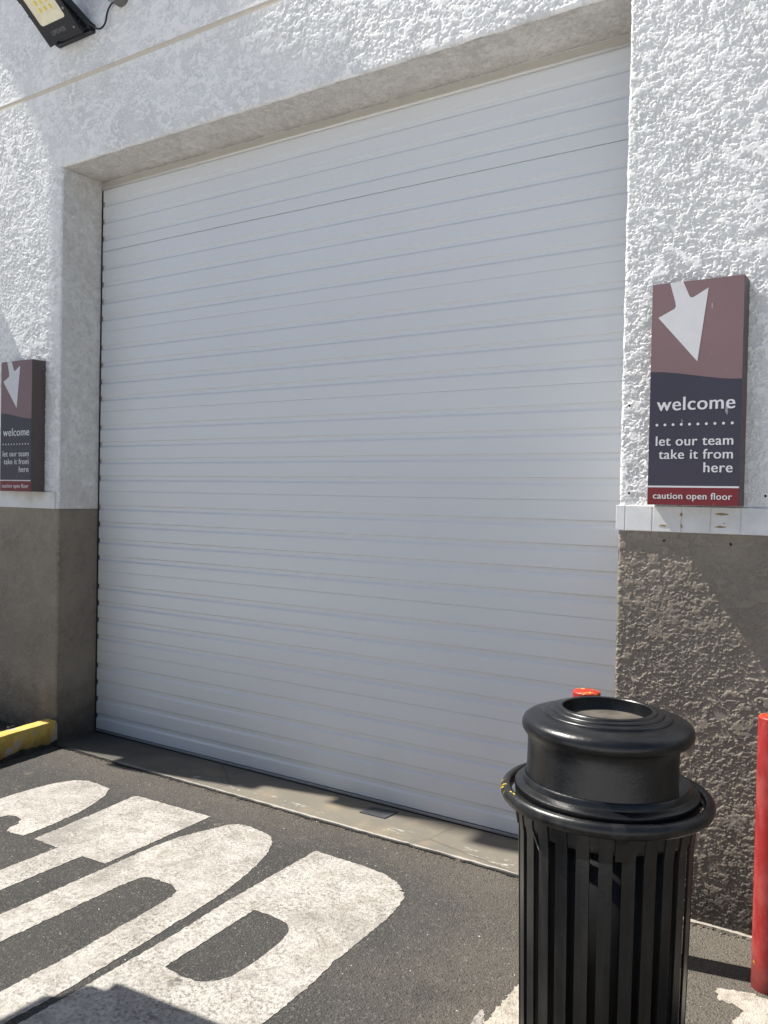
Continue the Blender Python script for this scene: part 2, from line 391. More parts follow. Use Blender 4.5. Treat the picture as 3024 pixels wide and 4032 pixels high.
def stucco(name, x0, x1, z0, z1, step, amp, mat, parent, round_left=False, round_right=False, round_bottom=False, flat_low=False, flat_high=False, pk=.85, sparse=0.0):
    nx = int(round((x1-x0)/step))+1; nz = int(round((z1-z0)/step))+1
    X, Z = np.meshgrid(np.linspace(x0, x1, nx), np.linspace(z0, z1, nz))
    H, EDGE, LOW = relief(X, Z, amp, pk, sparse); r = .014
    if flat_low: H = H*np.clip((Z-z0)/.03, .0, 1)+.003*(1-np.clip((Z-z0)/.03, 0, 1))
    if flat_high: H = H*np.clip((z1-Z)/.03, .0, 1)+.003*(1-np.clip((z1-Z)/.03, 0, 1))
    Y = WY-H
    XX = X.copy(); ZZ = Z.copy()
    def arc(t): t = np.clip(t, 0, r); return r-np.sqrt(np.maximum(r*r-(r-t)**2, 0))
    if round_left:
        t = X-x0; Y = Y+arc(t); XX = XX+np.exp(-t/.01)*(.004*perlin(Z*9, Z*0+1)+.0025*perlin(Z*45, Z*0+3))
    if round_right:
        t = x1-X; Y = Y+arc(t); XX = XX+np.exp(-t/.01)*(.004*perlin(Z*9, Z*0+4)+.0025*perlin(Z*45, Z*0+6))
    if round_bottom:
        t = Z-z0; inn = ((X > .004) & (X < OW-.004)).astype(float); Y = Y+arc(t)*inn; ZZ = ZZ+inn*np.exp(-t/.01)*(.004*perlin(X*9, X*0+2)+.0025*perlin(X*45, X*0+5))
    vs = np.stack([XX, Y, ZZ], -1).reshape(-1, 3)
    i = np.arange(nx*nz).reshape(nz, nx)
    f = np.stack([i[:-1, :-1], i[:-1, 1:], i[1:, 1:], i[1:, :-1]], -1).reshape(-1, 4)
    me = bpy.data.meshes.new(name)
    me.vertices.add(len(vs)); me.vertices.foreach_set('co', vs.ravel().astype(np.float32))
    me.loops.add(f.size); me.loops.foreach_set('vertex_index', f.ravel().astype(np.int32))
    me.polygons.add(len(f)); me.polygons.foreach_set('loop_start', np.arange(0, f.size, 4, dtype=np.int32))
    try: me.polygons.foreach_set('loop_total', np.full(len(f), 4, dtype=np.int32))
    except Exception: pass
    me.update(calc_edges=True); me.validate()
    at = me.attributes.new('edge', 'FLOAT', 'POINT'); at.data.foreach_set('value', EDGE.ravel().astype(np.float32))   # crevice shade painted in with the grime along the trowelled edges
    at = me.attributes.new('low', 'FLOAT', 'POINT'); at.data.foreach_set('value', LOW.ravel().astype(np.float32))   # shade painted into the recesses between the raised plates
    return link(name, me, mat, parent, True)

# ------------------------------------------------------------------ ground
def ground():
    me = bpy.data.meshes.new('asphalt_lot'); s = 150
    me.from_pydata([(-s, -s, ZG), (s, -s, ZG), (s, s, ZG), (-s, s, ZG)], [], [(0, 1, 2, 3)])
    o = link('asphalt_lot', me, MA); o['kind'] = 'structure'
ground()
def bounce_ground():  # added ground sheet out of view, pale to bounce light onto wall and soffit
    o = sheet('unseen_bounce_ground', [[(-14, -30), (24, -30), (24, -3.35), (-14, -3.35)]], lambda u, v: (u, v, ZG+.006), flat('pale_bounce_tone', (.70, .70, .70), .85, var=.06, scale=1.5), None, (0, 0, -.03)); o['kind'] = 'structure'
bounce_ground()
# concrete slab under the door, its outer edge slightly ragged
def slab():
    top = ZG+.010
    P = [(-.0, .12)]
    xs = np.linspace(0, OW+.0, 90)
    P += [(float(x), -.342+.003*math.sin(x*5)+random.gauss(0, .0022)) for x in xs]
    P += [(OW, .12)]
    o = sheet('concrete_slab', [P], lambda u, v: (u, v, top), MC, None, (0, 0, -.05)); o['kind'] = 'structure'
slab()
def joint():
    P = []
    xs = np.linspace(.02, OW+.02, 120); lo = []
    for x in xs:
        yb = -.345+.003*math.sin(x*5)
        P.append((float(x), yb+.004)); lo.append((float(x), yb-.010+random.gauss(0, .004)))
    o = sheet('tar_joint', [P+lo[::-1]], lambda u, v: (u, v, ZG+.004), M_DARK); o['kind'] = 'structure'
joint()
def pavement():
    bm = bmesh.new(); addbox(bm, -6, .0, -2.6, WY+.02, ZG-.05, ZG+.055)
    o = bm_obj('pavement', bm, M_SOIL); o['kind'] = 'structure'
pavement()

# ------------------------------------------------------------------ building
B = empty('garage_building', (OW/2, WY, ZG), 'white stucco building with taupe base and a wide recessed white overhead door', 'building')
ZT, STEP = 1.481, .0030
ZTOP = 5.6
XL, XR = -.95, 3.80
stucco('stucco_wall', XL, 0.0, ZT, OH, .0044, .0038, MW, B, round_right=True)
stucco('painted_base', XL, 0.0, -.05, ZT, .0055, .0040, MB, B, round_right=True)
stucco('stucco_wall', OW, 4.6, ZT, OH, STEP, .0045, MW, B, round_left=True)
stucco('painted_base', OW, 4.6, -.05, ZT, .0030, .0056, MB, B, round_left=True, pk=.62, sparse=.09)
stucco('header_wall', XL, XR, OH, 4.164, .0044, .0040, MW, B, round_bottom=True, flat_high=True)
stucco('header_wall', XL, XR, 4.195, 4.95, .0056, .0036, MW, B, flat_low=True)
box('control_joint', XL, XR, WY-.0005, WY+.03, 4.150, 4.210, M_TAN, B)
bm = bmesh.new()                                        # body behind the relief skins
addbox(bm, -1.75, -.03, WY+.016, 6, -.1, ZTOP); addbox(bm, OW+.03, 9, WY+.016, 6, -.1, ZTOP); addbox(bm, -.03, OW+.03, WY+.016, 6, OH+.03, ZTOP)
bm_obj('wall_core', bm, M_WALLP, B)
for a, b, c, d, m in [(4.601, 9, ZT+.001, OH-.001, M_WALLP), (4.601, 9, -.05, ZT, MBJ), (XR+.001, 9, OH, 4.949, M_WALLP), (-1.75, 9, 4.951, ZTOP-.001, M_WALLP), (-1.75, XL-.001, ZT+.001, 4.949, M_WALLP), (-1.75, XL-.001, -.05, ZT, MBJ)]:
    box('plain_wall', a, b, WY-.004, WY+.0155, c, d, m, B)
box('roof_coping', -1.76, 9.02, WY-.012, 6.02, ZTOP+.001, ZTOP+.09, M_WALLP, B)
def jgrid(name, pts, mat, amp, step):
    a, b, c, d = [np.array(p, float) for p in pts]
    n = np.cross(b-a, d-a); n /= np.linalg.norm(n)
    lu, lv = np.linalg.norm(b-a), np.linalg.norm(d-a); nu, nv = int(lu/step)+1, int(lv/step)+1
    U, V = np.meshgrid(np.linspace(0, 1, nu+1), np.linspace(0, 1, nv+1))
    P = a+U[..., None]*(b-a)+V[..., None]*(d-a)
    H, E_, L_ = relief(U*lu+a[0]*3.1+40, V*lv+7.7, amp)
    e = np.clip(np.minimum(U, 1-U)*lu/.02, 0, 1); vs = P+n*(H*e)[..., None]
    i = np.arange((nu+1)*(nv+1)).reshape(nv+1, nu+1)
    f = np.stack([i[:-1, :-1], i[:-1, 1:], i[1:, 1:], i[1:, :-1]], -1).reshape(-1, 4)
    me = bpy.data.meshes.new(name); me.from_pydata(vs.reshape(-1, 3).tolist(), [], f.tolist())
    for nm, q in (('edge', E_), ('low', L_)):
        at = me.attributes.new(nm, 'FLOAT', 'POINT'); at.data.foreach_set('value', q.ravel().astype(np.float32))
    return link(name, me, mat, B, True)
D0 = .03
yb = WY+.012
jgrid('door_jamb', [(0, yb, ZT), (0, D0, ZT), (0, D0, OH), (0, yb, OH)], MJ, .0022, .008)
jgrid('jamb_base', [(0, yb, -.05), (0, D0, -.05), (0, D0, ZT-.003), (0, yb, ZT-.003)], MBJ, .0006, .02)
jgrid('door_jamb', [(OW, D0, ZT), (OW, yb, ZT), (OW, yb, OH), (OW, D0, OH)], MJ, .0022, .012)
jgrid('jamb_base', [(OW, D0, -.05), (OW, yb, -.05), (OW, yb, ZT-.003), (OW, D0, ZT-.003)], MBJ, .0006, .02)
jgrid('soffit', [(0, D0, OH), (0, yb, OH), (OW, yb, OH), (OW, D0, OH)], MS, .0026, .009)
# trim strips
box('trim_board', -1.74, -.018, WY-.015, WY+.02, ZT-.001, 1.589, M_BOARD, B, .002)
bm = bmesh.new(); e = [3.618, 3.657, 3.765, 3.877, 3.985, 4.093, 4.20, 4.307, 4.415, 4.523, 4.63, 4.737, 4.845, 4.953]
for a, b in zip(e, e[1:]): addbox(bm, a+.0012, b-.0012, WY-.016, WY-.002, ZT+.001, 1.583, .0025)
addbox(bm, 3.62, 4.95, WY-.0125, WY+.01, ZT+.002, 1.582)
tiles = bm_obj('tile_strip', bm, M_STRIP, B)
def blob(name, x, z, w, h, y, mat, parent, k=11):
    P = [(x+w/2*math.cos(2*math.pi*i/k)*random.uniform(.6, 1.15), z+h/2*math.sin(2*math.pi*i/k)*random.uniform(.6, 1.15)) for i in range(k)]
    return sheet(name, [P], lambda u, v: (u, y, v), mat, parent, (0, .002, 0))
for x, z, w, h in [(3.806, 1.507, .030, .010), (3.876, 1.552, .013, .016), (3.878, 1.506, .011, .016), (4.027, 1.556, .052, .011), (4.022, 1.508, .044, .009), (4.034, 1.522, .008, .004)]:
    blob('chipped_spot', x, z, w, h, WY-.0172, M_RUST, B)
for x, z in [(3.668, 1.632), (3.811, 1.447), (4.058, 1.443), (4.175, 1.628), (3.661, 1.985)]:
    blob('anchor_hole', x, z, .011, .011, WY-.0085, M_HOLE, B)
for x, z in [(-.118, 1.5875), (-.135, 1.586), (-.262, 1.587)]:
    blob('red_paint_fleck', x, z, .008 if x > -.12 else .004, .006, WY-.0172, M_RED, B)

# overhead door: seven ribbed sections
DOOR = empty('overhead_door', (OW/2, 0, ZG), None, None); DOOR.parent = B; DOOR.matrix_parent_inverse = Matrix.Translation(B.location).inverted()
SEC = .533
def section(z0, z1, k6=False):
    pr = [(z0+.0001, .03), (z0+.0001, .0026), (z0+.0022, 0)]
    for k in range(4):
        zb = z0+.066+.113*k
        if zb+.05 < z1:
            pr += [(zb, 0), (zb+.0015, .0006), (zb+.0115, .0088), (zb+.0135, .0094), (zb+.0325, .0094), (zb+.0340, .0088), (zb+.0400, .0006), (zb+.0415, 0)]
    g = .0022 if k6 else .0001
    pr += [(z1-g-.0021, 0), (z1-g, .0026), (z1-g, .03)]
    n = len(pr); vs = []; fs = []
    NX = 24
    for i in range(NX+1):
        x = .011+(OW-.022)*i/NX
        for z, y in pr: vs.append((x, y, z))
    for i in range(NX):
        for p in range(n-1): fs.append((i*n+p, (i+1)*n+p, (i+1)*n+p+1, i*n+p+1))
    fs += [tuple(range(n)), tuple(NX*n+p for p in range(n))]
    me = bpy.data.meshes.new('door_section'); me.from_pydata(vs, [], fs)
    bm = bmesh.new(); bm.from_mesh(me); bpy.data.meshes.remove(me)
    return bm_obj('door_section', bm, MD, DOOR)
for k in range(7): section(k*SEC, (k+1)*SEC, k == 5)
for a, b in ((.0035, .0110), (OW-.0110, OW-.0035)):
    box('side_seal', a, b, -.006, .0, -.03, OH-.003, M_RUBBER, DOOR)
box('door_backing', -.03, OW+.03, .031, .05, -.05, OH+.2, M_DARK, DOOR)
box('bottom_retainer', .011, OW-.011, -.006, .03, -.016, -.003, M_ALU, DOOR, .002)
box('rubber_seal', .011, OW-.011, -.002, .03, -.031, -.0165, M_RUBBER, DOOR, .003)
M_SEALD = flat('tan_header_seal', (.46, .44, .39), .5, var=.03)
box('top_seal', .004, OW-.004, -.010, .001, OH-.046, OH-.006, M_SEALD, DOOR, .003)
tube('top_seal', [(.006, -.010, OH-.052), (OW/2, -.010, OH-.052), (OW-.006, -.010, OH-.052)], .008, M_SEAL, DOOR, 12, 0)

# ------------------------------------------------------------------ wall signs
def text_mesh(body, w, h=None, bold=.016):
    cu = bpy.data.curves.new('t', 'FONT'); cu.body = body; cu.size = 1; cu.offset = bold; cu.space_character = 1.07; cu.resolution_u = 6
    o = bpy.data.objects.new('t', cu); COL.objects.link(o)
    dg = bpy.context.evaluated_depsgraph_get(); dg.update()
    me = bpy.data.meshes.new_from_object(o.evaluated_get(dg))
    bpy.data.objects.remove(o); bpy.data.curves.remove(cu)
    co = np.zeros(len(me.vertices)*3); me.vertices.foreach_get('co', co); co = co.reshape(-1, 3)
    mn, mx = co.min(0), co.max(0)
    return me, mn, mx
def lettering(body, x0, x1, zbase, tf, mat, parent, bold=.016, hscale=1.0, name='lettering', dup=0.0):
    me, mn, mx = text_mesh(body, 1, None, bold)
    k = (x1-x0)/(mx[0]-mn[0])
    if dup:                                              # a second, slightly shifted copy 0.15 mm behind makes the strokes bold
        bm = bmesh.new(); bm.from_mesh(me); n = len(bm.verts); bm.from_mesh(me); bm.verts.ensure_lookup_table()
        for i, v in enumerate(bm.verts):
            dx = dup*k*(.5 if i < n else -.5)
            p = Vector(tf(x0+(v.co.x-mn[0])*k+dx, zbase+v.co.y*k*hscale)); v.co = p+Vector((0, 0 if i < n else .00015, 0))
        bm.to_mesh(me); bm.free()
    else:
        for v in me.vertices: v.co = Vector(tf(x0+(v.co.x-mn[0])*k, zbase+v.co.y*k*hscale))
    return link(name, me, mat, parent)
SW, SH, SD = .333, .8475, .10
def build_sign(x0, label):
    t = empty('wall_sign', (x0+SW/2, WY, 1.588), label, 'sign', 'welcome signs beside the door')
    z0 = 1.588; yf = WY-SD
    box('sign_box', x0, x0+SW, yf, WY+.001, z0, z0+SH, M_BRONZE, t, .0015)
    P3 = lambda lay: (lambda u, v: (x0+u, yf-.0006*lay, z0+v))
    wave = [(.001, .5119), (.054, .5085), (.105, .501), (.156, .4916), (.206, .4823), (.255, .4742), (.293, .4699), (SW-.001, .4681)]
    sheet('upper_panel', [[(SW-.001, SH-.001), (.001, SH-.001)]+wave], P3(1), M_MAUVE, t)
    sheet('lower_panel', [wave[::-1]+[(.001, .0735), (SW-.001, .0735)]], P3(1), M_NAVY, t)
    sheet('divider_line', [[(.001, .0735), (SW-.001, .0735), (SW-.001, .067), (.001, .067)]], P3(1), M_SIGNW, t)
    sheet('caution_band', [[(.001, .067), (SW-.001, .067), (SW-.001, .001), (.001, .001)]], P3(1), M_RED, t)
    ar = [(.0665, SH-.001), (.1150, SH-.001), (.1374, .7926), (.1420, .7850), (.1500, .7830), (.1546, .7844), (.2072, .8138), (.1736, .5411), (.0253, .7182), (.0839, .7464), (.0890, .7520), (.0895, .7600), (.0873, .7722)]
    sheet('arrow', [ar], P3(2), M_SIGNW, t)
    lettering('welcome', .029, .310, .3608, P3(2), M_SIGNW, t, 0.0, dup=.036)
    bm = bmesh.new()
    for i in range(10):
        cx_ = .030+(.3025-.030)*i/9
        vs = [bm.verts.new(P3(2)(cx_+.0052*math.cos(a), .3064+.0052*math.sin(a))) for a in [2*math.pi*k/14 for k in range(14)]]
        bm.faces.new(vs)
    bm_obj('dotted_line', bm, M_SIGNW, t)
    lettering('let our team', .028, .307, .2268, P3(2), M_SIGNW, t, 0.0, dup=.036)
    lettering('take it from', .040, .307, .1762, P3(2), M_SIGNW, t, 0.0, dup=.036)
    lettering('here', .206, .307, .1252, P3(2), M_SIGNW, t, 0.0, dup=.036)
    lettering('caution open floor', .0222, .3078, .0235, P3(2), M_SIGNW, t, 0.0, dup=.036)
    for zz in (.06, SH-.05):
        bm = bmesh.new()
        bmesh.ops.create_cone(bm, cap_ends=True, segments=10, radius1=.0035, radius2=.0025, depth=.004, matrix=Matrix.Translation((x0+SW+.001, WY-.02, z0+zz)) @ Matrix.Rotation(R(90), 4, 'Y'))
        bm_obj('screw', bm, M_ALU, t)
    return t
build_sign(3.767, 'welcome sign on right pier, facing the camera above the chipped tile strip')
build_sign(-.476, 'welcome sign on left pier with its dark right side showing, above the plain trim board')

# ------------------------------------------------------------------ floodlight and junction box
def floodlight():
    t = empty('floodlight', (0, WY, 4.45), 'black LED floodlight with cream reflector bolted high on the white wall', 'floodlight')
    a = R(52); o0 = Vector((-.022, WY-.083, 4.381))
    ux = Vector((1, 0, 0)); uv = Vector((0, -math.sin(a), math.cos(a))); un = Vector((0, -math.cos(a), -math.sin(a)))   # across, up the face, out of the face
    P = lambda u, v, w=0.0: tuple(o0+ux*u+uv*v+un*w)
    FW, FH, DP = .315, .47, .075
    def prism(name, loop, w0, w1, mat, parent, hole=None):
        loops = [loop]+([hole] if hole else [])
        return sheet(name, loops, lambda u, v: P(u, v, w1), mat, parent, tuple(un*(w0-w1)))
    def rr(u0, u1, v0, v1, r=.016):
        q = []
        for cxx, cyy, s in ((u1-r, v0+r, -90), (u1-r, v1-r, 0), (u0+r, v1-r, 90), (u0+r, v0+r, 180)):
            q += [(cxx+r*math.cos(R(s+k*22.5)), cyy+r*math.sin(R(s+k*22.5))) for k in range(5)]
        return q
    GL = rr(.040, .272, .116, .43, .02)
    face = [(0, 0), (.07, .004), (.075, .014), (.11, .016), (.12, .004), (FW, .0), (FW, FH), (0, FH), (-.0, .30), (-.006, .30), (-.006, .27), (0, .27)]
    prism('face_plate', face, -.014, 0, M_BLACK, t, GL)
    hs = prism('housing', rr(.006, FW-.006, .006, FH-.006, .01), -DP, -.0145, M_BLACK, t)
    def addbox_fin(bm, u):                               # rail the fins grow from
        vs = [bm.verts.new(P(u+du, v, w)) for w in (-.072, -.066) for du, v in ((.002, .04), (.010, .04), (.010, .46), (.002, .46))]
        for q in ((0, 1, 2, 3), (4, 7, 6, 5), (0, 4, 5, 1), (1, 5, 6, 2), (2, 6, 7, 3), (3, 7, 4, 0)): bm.faces.new([vs[k] for k in q])
    for u in (-.004, FW-.008):                           # cooling fins on each side
        bm = bmesh.new()
        for i in range(11):
            v = .05+i*.038
            vs = [bm.verts.new(P(u+du, v+dv, w)) for w in (-.07, -.018) for du, dv in ((0, 0), (.012, 0), (.012, .018), (0, .018))]
            for q in ((0, 1, 2, 3), (4, 7, 6, 5), (0, 4, 5, 1), (1, 5, 6, 2), (2, 6, 7, 3), (3, 7, 4, 0)): bm.faces.new([vs[k] for k in q])
        addbox_fin(bm, u)
        bm_obj('cooling_fins', bm, M_BLACK, t)
    # reflector tray: sloped walls from glass edge to a smaller floor
    fl = rr(.085, .227, .165, .385, .005); d = -.012
    vs = [P(u, v, -.003) for u, v in GL]+[P(u, v, d) for u, v in fl]; n = len(GL)
    fs = [(i, (i+1) % n, n+(i+1) % n, n+i) for i in range(n)]+[tuple(range(n, 2*n))]
    me = bpy.data.meshes.new('reflector'); me.from_pydata(vs, [], fs); bmr = bmesh.new(); bmr.from_mesh(me)
    rf = bm_obj('reflector', bmr, M_LENS, t)
    for i in range(3):
        for j in range(5):
            u, v = .103+.048*i, .195+.042*j
            prism('led_chip', rr(u-.008, u+.008, v-.013, v+.013, .002), d, d+.004, M_LED, rf)
    lettering('LEPOWER', .085, .215, .052, lambda u, v: P(u, v, .0006), M_GLYPH, t, .01, 1.25)
    # U bracket back to the wall
    bm = bmesh.new()
    def bar(p, q, wdt, thk):
        p, q = Vector(p), Vector(q); dirv = (q-p).normalized(); s = Vector((1, 0, 0)) if abs(dirv.x) < .5 else Vector((0, 0, 1)); e2 = dirv.cross(s).normalized()
        vs = [bm.verts.new(c+s*thk*i+e2*wdt*j) for c in (p, q) for i, j in ((-.5, -.5), (.5, -.5), (.5, .5), (-.5, .5))]
        for f in ((0, 1, 2, 3), (4, 7, 6, 5), (0, 4, 5, 1), (1, 5, 6, 2), (2, 6, 7, 3), (3, 7, 4, 0)): bm.faces.new([vs[k] for k in f])
    for u in (-.012, FW+.012):
        bar(P(u, .20, -.03), (o0.x+u, WY-.02, o0.z+.06), .045, .006)
    bar((o0.x-.015, WY-.02, o0.z+.06), (o0.x+FW+.015, WY-.02, o0.z+.06), .035, .05)
    bm_obj('bracket', bm, M_BLACK, t)
    for u, v in ((FW-.02, .16), (FW-.03, .05), (.02, .44)):
        bm = bmesh.new()
        bmesh.ops.create_icosphere(bm, subdivisions=2, radius=.007, matrix=Matrix.Translation(P(u, v, .002)))
        bm_obj('bolt', bm, M_ALU, t)
    tube('cable', [P(FW+.0, .06, -.05), (.345, WY-.075, 4.43), (.40, WY-.05, 4.385), (.435, WY-.03, 4.42), (.44, WY-.022, 4.50), (.475, WY-.02, 4.54), (.52, WY-.02, 4.545)], .0055, M_BLACK, t)
floodlight()
def jbox():
    t = empty('junction_box', (.56, WY, 4.55), 'round grey junction box on the wall beside the floodlight', 'junction box')
    bm = bmesh.new(); bmesh.ops.create_cone(bm, cap_ends=True, segments=32, radius1=.056, radius2=.054, depth=.075, matrix=Matrix.Translation((.555, WY-.0375, 4.558)) @ Matrix.Rotation(R(90), 4, 'X'))
    smoothby(bm_obj('box_body', bm, M_GREYD, t))
    bm = bmesh.new(); bmesh.ops.create_cone(bm, cap_ends=True, segments=32, radius1=.060, radius2=.060, depth=.006, matrix=Matrix.Translation((.555, WY-.078, 4.558)) @ Matrix.Rotation(R(90), 4, 'X'))
    smoothby(bm_obj('cover', bm, M_GREY, t))
    bm = bmesh.new(); bmesh.ops.create_icosphere(bm, subdivisions=2, radius=.006, matrix=Matrix.Translation((.587, WY-.081, 4.553)))
    bm_obj('screw', bm, M_ALU, t)
    tube('conduit', [(.60, WY-.02, 4.59), (.64, WY-.02, 4.64), (.64, WY-.02, 5.4)], .013, M_GREY, t)
jbox()

# ------------------------------------------------------------------ bollards
def bollard(x, y, label, h):
    t = empty('bollard', (x, y, ZG), label, 'bollard', 'red steel bollards by the right pier')
    r = .0505
    lathe('post', [(r*1.01, -.02), (r*1.01, .01), (r, .05), (r, h*.3), (r, h*.6), (r, h-.006)], M_BOLL, t, (x, y, ZG), seg=40)
    smoothby(lathe('cap', [(r, h-.006), (r*1.0, h-.003), (r*.95, h), (r*.6, h+.004), (0.0001, h+.005)], M_BCAP, t, (x, y, ZG), seg=40), 30)
bollard(3.640, -.690, 'red bollard half hidden behind the black trash can', .928)
bollard(4.267, -.623, 'red bollard with chipped yellow top at the right edge', .918)

# ------------------------------------------------------------------ trash can
def trash_can():
    x, y = 3.9395, -1.3855; zr = .788
    t = empty('trash_can', (x, y, ZG), 'black slatted round trash can with ringed ash tray lid', 'trash can')
    L = (x, y, 0)
    # slatted shell: flat bars with gaps, merged in a solid hoop at top and bottom
    bm = bmesh.new(); ns = 26; zb = ZG+.03; zt = zr-.012
    def rad(z): 
        f = (z-zb)/(zt-zb); return .2215+.0185*f+.010*max(0, (f-.9)/.1)**2
    for i in range(ns):
        ac = 2*math.pi*(i+.36)/ns; hw = .0172
        for (za, zb2, w, off) in [(zb, zt, hw, 0.0)]:
            prev = None
            for k in range(9):
                z = za+(zb2-za)*(k/8 if k < 8 else 1)
                r = rad(z); ca, sa = math.sin(ac), -math.cos(ac); tx, ty = math.cos(ac), math.sin(ac)
                ring = []
                for s, d in ((-w, 0), (w, 0), (w, -.007), (-w, -.007)):
                    ring.append(bm.verts.new((x+ca*(r+d)+tx*s, y+sa*(r+d)+ty*s, z)))
                if prev:
                    for a in range(4): bm.faces.new((prev[a], prev[(a+1) % 4], ring[(a+1) % 4], ring[a]))
                else: bm.faces.new(ring)
                prev = ring
            bm.faces.new(prev)
    bm_obj('slatted_body', bm, M_CAN, t)
    lathe('top_band', [(.2300, zr-.086), (rad(zr-.086)+.0008, zr-.086), (rad(zr-.075)+.0008, zr-.075), (rad(zr-.06)+.0008, zr-.06), (rad(zr-.02)+.0008, zr-.02), (.2500, zr), (.243, zr), (.232, zr-.06)], M_CAN, t, L, close=True)
    lathe('bottom_band', [(.218, ZG), (.2230, ZG), (.2240, ZG+.07), (.218, ZG+.07)], M_CAN, t, L, close=True)
    lathe('liner', [(.0001, ZG+.04), (.185, ZG+.04), (.200, zr-.03), (.196, zr-.03), (.181, ZG+.06)], M_LINER, t, L)
    # bumper ring on brackets
    rr, rt, rh = .2745, .0158, .0200
    ring = lathe('bumper_ring', [(rr+rt*math.cos(a), zr-.012+rh*math.sin(a)) for a in [2*math.pi*k/18 for k in range(18)]], M_CAN, t, L, seg=120, close=True)
    for k in range(4):
        a = R(-62+90*k); dx, dy = math.sin(a), -math.cos(a)
        bm = bmesh.new(); tx, ty = math.cos(a), math.sin(a); prev = None
        for (r, z) in [(.243, zr-.10), (.250, zr-.055), (.266, zr-.028)]:
            rg = [bm.verts.new((x+dx*(r+d)+tx*s, y+dy*(r+d)+ty*s, z)) for s, d in ((-.016, 0), (.016, 0), (.016, -.006), (-.016, -.006))]
            if prev:
                for q in range(4): bm.faces.new((prev[q], prev[(q+1) % 4], rg[(q+1) % 4], rg[q]))
            else: bm.faces.new(rg)
            prev = rg
        bm.faces.new(prev); bm_obj('bracket', bm, M_CAN, ring)
    # lid: base flange
    lid = lathe('lid', [(.155, zr-.01), (.236, zr-.03), (.246, zr-.022), (.2515, zr+.004), (.2500, zr+.014), (.2440, zr+.018), (.232, zr+.020), (.2285, zr+.022), (.2262, zr+.036), (.2225, zr+.040), (.2020, zr+.030), (.160, zr+.012)], M_LID, t, L, close=True)
    smoothby(lid, 40)
    # neck panels leave two openings
    ztop = zr+.160
    def neckprof(th):
        P = [(.2215, zr+.018), (.2195, zr+.040), (.2180, zr+.075), (.2172, zr+.115), (.2175, zr+.138), (.2200, zr+.150), (.2250, zr+.160), (.2310, zr+.168), (.2325, zr+.176)]
        return P+[(r-th, q) for r, q in reversed(P)]
    for a0, a1 in ((-95, 76), (168, 222)):
        smoothby(lathe('lid_panel', neckprof(.006), M_LID, lid, L, R(a0), R(a1), 70, True, .188 if a0 < 0 else None), 40)
    # dome
    z = zr
    dome = [(.197, z+.152), (.2090, z+.152), (.2190, z+.157), (.2280, z+.160), (.2325, z+.167), (.2345, z+.176), (.2335, z+.186), (.2285, z+.1955), (.2195, z+.2020), (.2070, z+.2065), (.1930, z+.2090), (.1810, z+.2105),
            (.1770, z+.2120), (.1755, z+.2165), (.1720, z+.2190), (.1610, z+.2200), (.1545, z+.2208), (.1530, z+.2240), (.1500, z+.2262), (.1430, z+.2268), (.1370, z+.2274), (.1352, z+.2306), (.1328, z+.2320), (.1240, z+.2320), (.1218, z+.2298), (.1205, z+.1965), (.1185, z+.1930), (.0001, z+.1950), (.0001, z+.185), (.18, z+.180)]
    smoothby(lathe('lid_dome', dome, M_LID, lid, L, close=True), 38)
    smoothby(lathe('ash_tray', [(.0001, z+.1968), (.0055, z+.1968), (.0065, z+.1982), (.10, z+.1970), (.1182, z+.1968), (.1184, z+.1955)], M_TRAY, lid, L), 50)
    # scuffs: paint scrapes on the ring and pale scratches on the slats
    def scrape(a, b, ln, wd, rot):
        bm = bmesh.new(); P = []
        for k in range(8):
            q = 2*math.pi*k/8; du, dv = ln*math.cos(q)*random.uniform(.6, 1.2), wd*math.sin(q)*random.uniform(.6, 1.2)
            c, s = math.cos(rot), math.sin(rot); u, v = du*c-dv*s, du*s+dv*c
            aa = a+u/rr; bb = b+v/rt; R2 = rt+.0008; R3 = rh+.0008
            P.append(bm.verts.new((x+(rr+R2*math.cos(bb))*math.sin(aa), y-(rr+R2*math.cos(bb))*math.cos(aa), zr-.012+R3*math.sin(bb))))
        bm.faces.new(P); bm_obj('yellow_scrape', bm, M_SCRATCH, ring)
    for a, b, l, w, r_ in [(-68, 40, .009, .0028, .9), (-60, 55, .012, .0026, .8), (-58, 35, .008, .0024, .5), (-61, 20, .010, .0026, 1.1), (-46, 75, .006, .002, .1), (-42, 80, .008, .002, .0), (-52, 22, .006, .0016, 1.5), (-65, 10, .004, .002, .4)]:
        scrape(R(a), R(b), l, w, r_)
    tube('dragged_scratch', [(x+.2425*math.sin(R(a)), y-.2425*math.cos(R(a)), zz) for a, zz in ((-38, zr-.055), (-33, zr-.078), (-29, zr-.10), (-25, zr-.125))], .0016, M_WSCRATCH, t, 6, 1)
trash_can()

